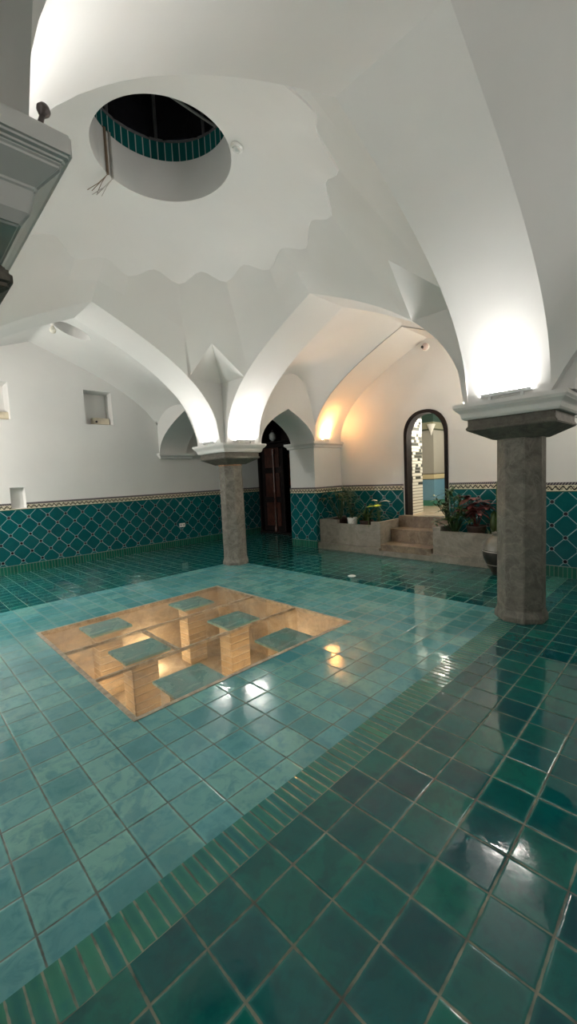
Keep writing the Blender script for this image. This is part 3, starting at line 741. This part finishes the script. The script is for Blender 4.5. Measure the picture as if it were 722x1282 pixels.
# tall carved wooden door in the corner bay
d2 = MB(); xw = XCW
d2.box((xw-.06,CD0-.06,0),(xw+.06,CD0,CDZ1+.06)); d2.box((xw-.06,CD1,0),(xw+.06,CD1+.06,CDZ1+.06)); d2.box((xw-.04,CD0-.06,CDZ1-.16),(xw+.06,CD1+.06,CDZ1-.06)); d2.box((xw-.10,CD0-.06,0),(xw+.02,CD1+.06,CDZ0))
struct(d2.build('door_2', WOOD_D, bevel=.01))
dv = thing('wooden_door_leaf', 'dark carved wooden door leaf with red-brown post, half open in the corner doorway', 'door', (xw+.05, 8.76, CDZ0))
m = MB(); m.box((-.02, -.86, 0), (.02, 0, 2.26)); m.build('panel', WOOD_D, dv, bevel=.005)
for k in range(3):
    m = MB(); m.sq((0,0,0), [(.0,0),(.0,0)]) if False else m.box((-.035, -.72, .15+k*.8), (-.02, -.14, .80+k*.8)); m.build('raised_panel', WOOD_R, dv, bevel=.012)
m = MB(); m.lathe((-.05,-.52,0), [(.06,0),(.06,.12),(.04,.15),(.05,.3),(.036,.5),(.036,1.0),(.055,1.1),(.036,1.2),(.036,2.1),(.06,2.1),(.06,2.24)], 14); m.build('carved_post', WOOD_R, dv, smooth=True)
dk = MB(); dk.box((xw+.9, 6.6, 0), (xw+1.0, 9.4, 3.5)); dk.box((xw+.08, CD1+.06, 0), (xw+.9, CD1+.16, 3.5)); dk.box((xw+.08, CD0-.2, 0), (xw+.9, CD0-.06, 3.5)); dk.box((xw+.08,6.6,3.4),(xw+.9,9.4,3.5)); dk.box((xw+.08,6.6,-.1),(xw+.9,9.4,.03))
struct(dk.build('wall_dark_passage', mat_plain('dark_passage', (0.012, 0.008, 0.006), .8)))  # near-black colour stands in for the unlit passage's darkness
ol = thing('oil_lantern', 'small glass lantern standing at the head of the dark wooden doorway', 'lantern', (xw-.16, 8.05, CDZ1-.03))
m = MB(); m.lathe((0,0,0), [(.07,0),(.07,.02),(.03,.03)], 14); m.build('base', DARKM, ol)
m = MB(); m.lathe((0,0,.03), [(.03,0),(.09,.06),(.09,.17),(.045,.22)], 16); m.build('glass_globe', mat_plain('milky_glass', (.5,.52,.5), .1), ol, smooth=True)
m = MB(); m.lathe((0,0,.25), [(.05,0),(.03,.05),(.01,.08)], 14); m.build('cap', DARKM, ol)
sh = MB(); sh.box((xw-.26, CD0+.1, CDZ1-.06), (xw+.02, CD1, CDZ1-.03)); struct(sh.build('trim_12', WOOD_D))
pf_ = thing('framed_panel', 'small brown framed panel hanging inside the dark corner doorway', 'picture', (xw+.88, 8.35, 1.75))
m = MB(); m.box((-.02,-.24,-.5),(.02,.24,.5)); m.build('frame', WOOD_R, pf_, bevel=.008)
m = MB(); m.box((-.03,-.19,-.45),(-.015,.19,.45)); m.build('board', mat_plain('ochre_board', (.24,.09,.03), .5, 0, .4, 6), pf_)

# ------------------------------------------------------------------ planters, steps and ledge against the back wall
QX = 6.50
lg = MB(); lg.box((QX-.06, 4.21, 0), (XBW, PY0-.02, .13)); lg.box((QX-.06, 1.60, 0), (XBW, 3.20, .13)); lg.box((QX-.06, 3.20, 0), (XBW, 4.21, .085))
struct(lg.build('trim_13', STONE_P, bevel=.006))
def planter(name, label, y0, y1, notch0, notch1, zt=.60, zl=.53):
    t = thing(name, label, 'planter', (0, 0, 0), 0, 'stone planters on the ledge')
    m = MB()     # front slab with lowered middle
    pr_ = [(y0,.13),(y1,.13),(y1,zt),(notch1,zt),(notch1,zl),(notch0,zl),(notch0,zt),(y0,zt)]
    f0 = [(QX, y, z) for y, z in pr_]; f1 = [(QX+.07, y, z) for y, z in pr_]
    m.face(f0); m.face(f1[::-1])
    for k in range(8): m.face([f0[k], f0[(k+1)%8], f1[(k+1)%8], f1[k]])
    m.build('front_slab', STONE_P, t)
    for a, b in ((y0, y0+.07), (y1-.07, y1)):
        m = MB(); m.box((QX+.07, a, .13), (XBW-TH, b, zt)); m.build('side_slab', STONE_P, t, bevel=.004)
    m = MB(); m.box((QX+.07, y0+.07, .13), (XBW-TH, y1-.07, .40)); s_ = m.build('soil', SOIL, t); s_['label'] = 'dark soil'
    return t
planter('stone_planter', 'low grey stone planter left of the marble steps', 4.22, 5.70, 4.42, 5.22, .615, .545)
planter('stone_planter', 'low grey stone planter between the steps and the right column', 1.62, 3.19, 1.72, 3.06, .575, .515)
stp = thing('marble_steps', 'three worn brown marble steps rising to the arched doorway', 'steps', (0, 0, 0))
def step(name, x0, x1, z0, z1):
    r = MB(); r.box((x0+.02, 3.215, z0), (x1, 4.205, z1-.035)); q = r.build('step', STONE_S, stp, bevel=.003)
    s_ = MB(); s_.box((x0, 3.21, z1-.035), (x1, 4.21, z1)); s_.build('tread', STONE_S, q, bevel=.008)
step('step', QX-.03, XBW-TH, .085, .21); step('step', 6.83, XBW-TH, .21, .455); step('step', 7.14, XBW-.002, .455, .675)

# ------------------------------------------------------------------ plants
def leafm(name, c, var=.35): return mat_plain(name, c, .38, 0, var, 14)
L_DK = leafm('dark_green_leaf', (0.018, 0.05, 0.015)); L_MD = leafm('mid_green_leaf', (0.035, 0.085, 0.018)); L_LM = leafm('lime_leaf', (0.42, 0.52, 0.04)); L_RD = leafm('dark_red_leaf', (0.10, 0.018, 0.018), .5); L_CR = leafm('cream_leaf', (0.62, 0.66, 0.50)); L_CA = leafm('cactus_green', (0.05, 0.09, 0.02))
L_OL = leafm('olive_leaf', (0.10, 0.13, 0.035))
def blade(mb, base, az, L, w, rise, curl, n=7, mi=0, fold=.18, shape='lance'):
    d = Vector((math.cos(az), math.sin(az), 0)); sd = Vector((-d.y, d.x, 0)); rows = []
    p = Vector(base); el = rise
    for i in range(n+1):
        q = i/n
        ww = w*(math.sin(PI*min(1, .06+q*.94))**.8 if shape == 'oval' else (1-q)**.6*min(1, .35+q*3))
        t = d*math.cos(el)+Vector((0,0,math.sin(el))); nn = sd.cross(t)
        rows.append([p-sd*ww+nn*ww*-fold*-1, p+nn*0, p+sd*ww+nn*ww*fold])
        p = p+t*(L/n); el -= curl/n
    mb.grid(rows, mi)
def pot(parent, r, h, m, z=0):
    b = MB(); b.lathe((0,0,z), [(r*.72,0),(r*.95,h*.86),(r,h*.88),(r,h),(r*.86,h),(r*.84,h*.82),(.005,h*.82)], 20); b.build('pot', m, parent, smooth=True, angle=40)
CLAY = mat_plain('dark_clay_pot', (.035,.018,.012), .6)
def solid(o, th=.0012):
    md = o.modifiers.new('thick', 'SOLIDIFY'); md.thickness = th
    return o
rnd = random.Random(3)
ZS = .40
# broad dark fronds, leftmost
t = thing('fan_palm', 'dark leafy potted palm at the left end of the left planter', 'plant', (6.86, 5.42, ZS))
pot(t, .13, .16, CLAY)
stm = MB(); m = MB(); m2 = MB()
for k in range(11):
    az = rnd.uniform(0, 2*PI); L = rnd.uniform(.28, .52); el = rnd.uniform(.75, 1.45)
    tip = Vector((math.cos(az)*math.cos(el)*L, math.sin(az)*math.cos(el)*L, .12+math.sin(el)*L))
    stm.tube([(0,0,.10), tip*.5+Vector((0,0,.07)), tip], .006, 6)
    for j in range(7): blade(m, tip, az+(j-3)*.38, rnd.uniform(.18,.27), .022, .25+rnd.uniform(-.2,.3), 1.1)
blade(m2, (-.12,.06,.24), 2.6, .16, .055, .5, .6, shape='oval')
stm.build('stem', L_DK, t); solid(m.build('frond', L_DK, t)); solid(m2.build('yellow_leaf', L_OL, t))['label'] = 'single yellowing leaf'
# white pot, slender stems
t = thing('potted_shrub', 'slender leafy shrub in a white pot in the left planter', 'plant', (6.68, 4.98, ZS))
pot(t, .085, .19, WHITE_P)
stm = MB(); m = MB()
for k in range(9):
    az = rnd.uniform(0, 2*PI); tip = Vector((math.cos(az)*.12, math.sin(az)*.12, rnd.uniform(.42,.62)))
    stm.tube([(0,0,.15), tip*.6+Vector((0,0,.08)), tip], .005, 6)
    for j in range(9):
        q = .3+.7*j/8; blade(m, tip*q+Vector((0,0,.12*(1-q))), rnd.uniform(0,2*PI), rnd.uniform(.08,.15), .02, rnd.uniform(-.1,.7), .9)
stm.build('stem', L_DK, t); solid(m.build('foliage', L_DK, t))
# arching grassy plant
t = thing('spider_plant', 'arching thin-bladed plant between the white pot and the lime-leaved plant', 'plant', (6.80, 4.72, ZS))
pot(t, .12, .15, CLAY); m = MB()
for k in range(46): blade(m, (rnd.uniform(-.04,.04), rnd.uniform(-.04,.04), .12), rnd.uniform(0,2*PI), rnd.uniform(.35,.60), .010, rnd.uniform(.8,1.5), rnd.uniform(1.3,2.4), 9)
solid(m.build('blades', L_MD, t))
# lime leaves
t = thing('lime_leaf_plant', 'small plant with bright lime and cream leaves beside the steps', 'plant', (6.78, 4.42, ZS))
pot(t, .10, .14, CLAY); stm = MB(); m = MB(); m2 = MB(); m3 = MB()
for k, (az, h, L, w, mm) in enumerate(((2.4,.36,.17,.055,m),(3.6,.38,.17,.06,m),(1.2,.44,.15,.035,m2),(5.0,.43,.16,.035,m2),(.3,.28,.15,.04,m3),(4.2,.22,.14,.04,m3),(2.0,.2,.14,.04,m3),(5.6,.18,.13,.04,m3))):
    b = Vector((math.cos(az)*.04, math.sin(az)*.04, h)); stm.tube([(0,0,.11), b*.6+Vector((0,0,.03)), b], .004, 6); blade(mm, b, az, L, w, .35, .9, shape='oval')
stm.build('stem', L_MD, t); solid(m.build('lime_leaves', L_LM, t))['label'] = 'bright lime leaves'; solid(m2.build('cream_leaves', L_CR, t))['label'] = 'pale cream leaves'; solid(m3.build('green_leaves', L_DK, t))
# right planter: bushy green, dark red croton, cactus
t = thing('bushy_shrub', 'bushy dark green plant at the left end of the right planter', 'plant', (6.74, 2.93, ZS))
stm = MB(); m = MB()
for k in range(30):
    az = rnd.uniform(0, 2*PI); rr = rnd.uniform(.05,.24); tip = Vector((math.cos(az)*rr*.9, math.sin(az)*rr*1.15, rnd.uniform(.16,.60-.4*rr)))
    stm.tube([(0,0,0), tip*.5+Vector((0,0,.05)), tip], .006, 5)
    for j in range(9): blade(m, tip+Vector((rnd.uniform(-.02,.02),rnd.uniform(-.02,.02),rnd.uniform(-.04,.02))), j*2.4+k, rnd.uniform(.08,.14), .017, rnd.uniform(.0,.9), .8)
stm.build('stem', L_DK, t); solid(m.build('foliage', L_MD, t))
t = thing('red_croton', 'dark red leaved plant in the middle of the right planter', 'plant', (6.82, 2.60, ZS))
pot(t, .13, .15, CLAY); stm = MB(); m = MB()
for k in range(10):
    az = rnd.uniform(0, 2*PI); tip = Vector((math.cos(az)*.1, math.sin(az)*.12, rnd.uniform(.28,.48))); stm.tube([(0,0,.1), tip], .006, 5)
    for j in range(7): blade(m, tip, j*.9+k, rnd.uniform(.13,.22), .036, rnd.uniform(-.1,.7), 1.0, shape='oval')
stm.build('stem', L_RD, t); solid(m.build('foliage', L_RD, t))
t = thing('cactus', 'upright ribbed cactus beside the right column', 'plant', (6.92, 2.24, ZS))
m = MB(); rows = []
for q in range(12):
    z = .74*q/11; R = .055*(1-.0*q)*(1 if q < 9 else math.sqrt(max(.02, 1-((q-8.5)/2.8)**2)))
    rows.append([((R+.014*math.cos(7*a))*math.cos(a), (R+.014*math.cos(7*a))*math.sin(a), z) for a in [2*PI*i/42 for i in range(42)]])
m.rings(rows); m.build('stem', L_CA, t, smooth=True, angle=60)
m = MB(); m.lathe((.0,-.13,0), [(.05,0),(.055,.25),(.05,.36),(.01,.41)], 14); m.lathe((.06,.12,0), [(.05,0),(.05,.2),(.04,.28),(.01,.32)], 14); m.build('offshoot', L_CA, t, smooth=True, angle=60)
t = thing('trailing_plant', 'small spiky dark plant at the foot of the cactus', 'plant', (6.70, 2.32, ZS)); m = MB()
for k in range(40): blade(m, (rnd.uniform(-.05,.05), rnd.uniform(-.05,.05), 0), rnd.uniform(0,2*PI), rnd.uniform(.16,.28), .014, rnd.uniform(.5,1.5), 1.2)
solid(m.build('foliage', L_DK, t))
for o in COL.objects:
    if o.get('category') == 'plant' and o.name.split('.')[0] in ('fan_palm','potted_shrub','spider_plant','lime_leaf_plant','bushy_shrub','red_croton','cactus'): o.scale = (1.2, 1.2, 1.35)
# stone jar
def mat_jar():
    t = NT('jar_glaze'); x, y, z = t.xyz(); nz = t.noise(12, 5, t.co)[0]
    c = t.mix(nz, (0.012, 0.011, 0.010), (0.04, 0.035, 0.03))
    c = t.mix(t.m('GREATER_THAN', z, .36), c, t.mix(nz, (0.10, 0.10, 0.085), (0.26, 0.25, 0.22)))
    for zz in (.345, .15): c = t.mix(t.m('LESS_THAN', t.m('ABSOLUTE', t.m('SUBTRACT', z, zz)), .006), c, (0.4, 0.38, 0.34))
    return t.done(c, .35, t.bump(nz, .3, .01))
t = thing('stone_jar', 'round dark banded jar standing on floor behind the right column', 'jar', (6.19, 2.03, 0))
m = MB(); m.lathe((0,0,0), [(.10,0),(.11,.02),(.17,.12),(.225,.25),(.235,.33),(.215,.43),(.16,.51),(.09,.55),(.085,.57),(.11,.60),(.095,.60),(.07,.56)], 32); m.build('body', mat_jar(), t, smooth=True, angle=60)

# ------------------------------------------------------------------ small fittings
t = thing('power_socket', 'white power socket low on the teal tiled left wall', 'socket', (5.05, YLW-TH, .50))
m = MB(); m.box((-.075,-.012,-.045),(.075,0,.045)); m.build('plate', WHITE_P, t, bevel=.004)
for s in (-1, 1):
    m = MB(); m.lathe((0,0,0), [(.024,0),(.024,.003)], 16); q = m.build('outlet', mat_plain('outlet_grey', (.35,.35,.34), .4), t); q.location = (s*.036,-.012,0); q.rotation_euler = (PI/2,0,0)
def niche_box(x, label):
    t = thing('switch_box', label, 'box', (x, YLW+.18, 2.822), 0)
    m = MB(); m.box((-.17,-.07,0),(.17,.07,.13)); m.build('case', mat_plain('beige_case', (.55,.48,.36), .5), t, bevel=.01)
    m = MB(); m.lathe((0,0,0), [(.022,0),(.022,.006),(.012,.012)], 14); q = m.build('knob', BLACK, t); q.location = (-.10,-.07,.05); q.rotation_euler = (PI/2,0,0)
niche_box(3.40, 'beige box inside the square wall niche left of the far column'); niche_box(1.62, 'beige box inside the wall niche at the left picture edge')
t = thing('security_camera', 'small white dome camera high on the wall above the arched doorway', 'camera', (XBW, 3.68, 3.80))
m = MB(); m.lathe((0,0,0), [(.07,0),(.07,.02),(.062,.03)], 20); q = m.build('base', WHITE_P, t); q.rotation_euler = (0,-PI/2,0)
m = MB(); m.lathe((0,0,0), [(.062*math.cos(a), .062*math.sin(a)) for a in [i*PI/2/7 for i in range(7)]]+[(.001,.062)], 20); q = m.build('dome', mat_plain('pinkish_plastic', (.62,.50,.47), .25), t, smooth=True); q.rotation_euler = (0,-PI/2,0); q.location = (-.03,0,0)
m = MB(); m.lathe((0,0,0), [(.024,0),(.024,.03),(.016,.036)], 16); q = m.build('lens', BLACK, t); q.rotation_euler = (0,-PI/2,0); q.location = (-.075,.022,-.012)
def spot(name, label, loc, rot, cat):
    t = thing(name, label, cat, loc); t.rotation_euler = rot
    m = MB(); m.lathe((0,0,0), [(.055,0),(.06,-.012),(.05,-.028),(.042,-.03)], 24); m.build('body', WHITE_P, t, smooth=True, angle=30)
    m = MB(); m.lathe((0,0,-.028), [(.040,0),(.034,-.012),(.018,-.020),(.002,-.022)], 20); m.build('lens', mat_plain('clear_lens', (.75,.75,.72), .05, .4), t, smooth=True)
spot('smoke_detector', 'round white detector at the right rim of the dome opening', (CX+.435, CY-.56, 4.568), (.25,.22,0), 'detector')
t = thing('bare_bulb', 'bare bulb hanging beside the round hole in the left aisle vault', 'bulb', (2.11, 7.20, 4.10))
m = MB(); m.tube([(0,0,.16),(0,0,0)], .006, 6); m.lathe((0,0,0), [(.03,.0),(.03,-.015),(.022,-.05)], 16); m.build('lamp_holder', WHITE_P, t)
m = MB(); m.lathe((0,0,-.05), [(.016,0),(.045,-.05),(.048,-.075),(.035,-.105),(.004,-.118)], 18); m.build('bulb', mat_plain('frosted_bulb', (.75,.72,.62), .2), t, smooth=True, angle=60)
t = thing('floor_disc', 'small flat white disc on the tiled floor in front of the left planter', 'floor light', (4.90, 3.70, 0))
m = MB(); m.lathe((0,0,0), [(.062,0),(.062,.004),(.056,.008),(.05,.009),(.002,.009)], 24); m.build('cover', WHITE_P, t, smooth=True, angle=40)  # plain white disc lying flat on the tiles
# peg on the nearest capital
t = thing('metal_peg', 'stubby dark metal peg with mushroom head on the nearest capital', 'peg', (.250, .828, ZP-.001)); t.rotation_euler = (-.05, .28, 0); t.scale = (.66, .66, .8)
m = MB(); m.lathe((0,0,0), [(.007,-.004),(.0065,.036)], 16); m.build('shank', PEGM, t, smooth=True)
m = MB(); m.lathe((0,0,.033), [(.007,0),(.016,.012),(.017,.018),(.012,.026),(.002,.029)], 20); m.build('head', PEGM, t, smooth=True)
# cables hanging out of the lantern, left of the opening
def cable(az, m_, label, z1, spread):
    c, s = math.cos(az), math.sin(az); r = OR-.012
    t = thing('hanging_cable', label, 'cable', (0,0,0), 0, 'conduits in the dome opening')
    b = MB(); b.tube([(CX+(OR+.04)*c, CY+(OR+.04)*s, 5.015), (CX+r*c, CY+r*s, 4.99), (CX+r*c, CY+r*s, 4.565)], .013, 8); b.build('conduit', m_, t, smooth=True)
    for k in range(3):
        w = MB(); q = spread[k]
        w.tube([(CX+r*c, CY+r*s, 4.565), (CX+(r+.02)*c, CY+(r+.02)*s, 4.555), (CX+(r+.10)*c-.03*q*s, CY+(r+.10)*s+.03*q*c, 4.530-.02*k), (CX+(r+.20)*c-.08*q*s, CY+(r+.20)*s+.08*q*c, 4.485-.03*k)], .0035, 5); w.build('loose_wire', m_, t)
BRN = mat_plain('brown_conduit', (.20,.14,.09), .5); GRY = mat_plain('grey_conduit', (.40,.38,.34), .5)
cable(math.radians(120), BRN, 'brown conduit with frayed wires, left one in the dome opening', 4.68, (-1,0,.8))
cable(math.radians(114), GRY, 'pale conduit with frayed wires, right one in the dome opening', 4.68, (-.6,.3,1))
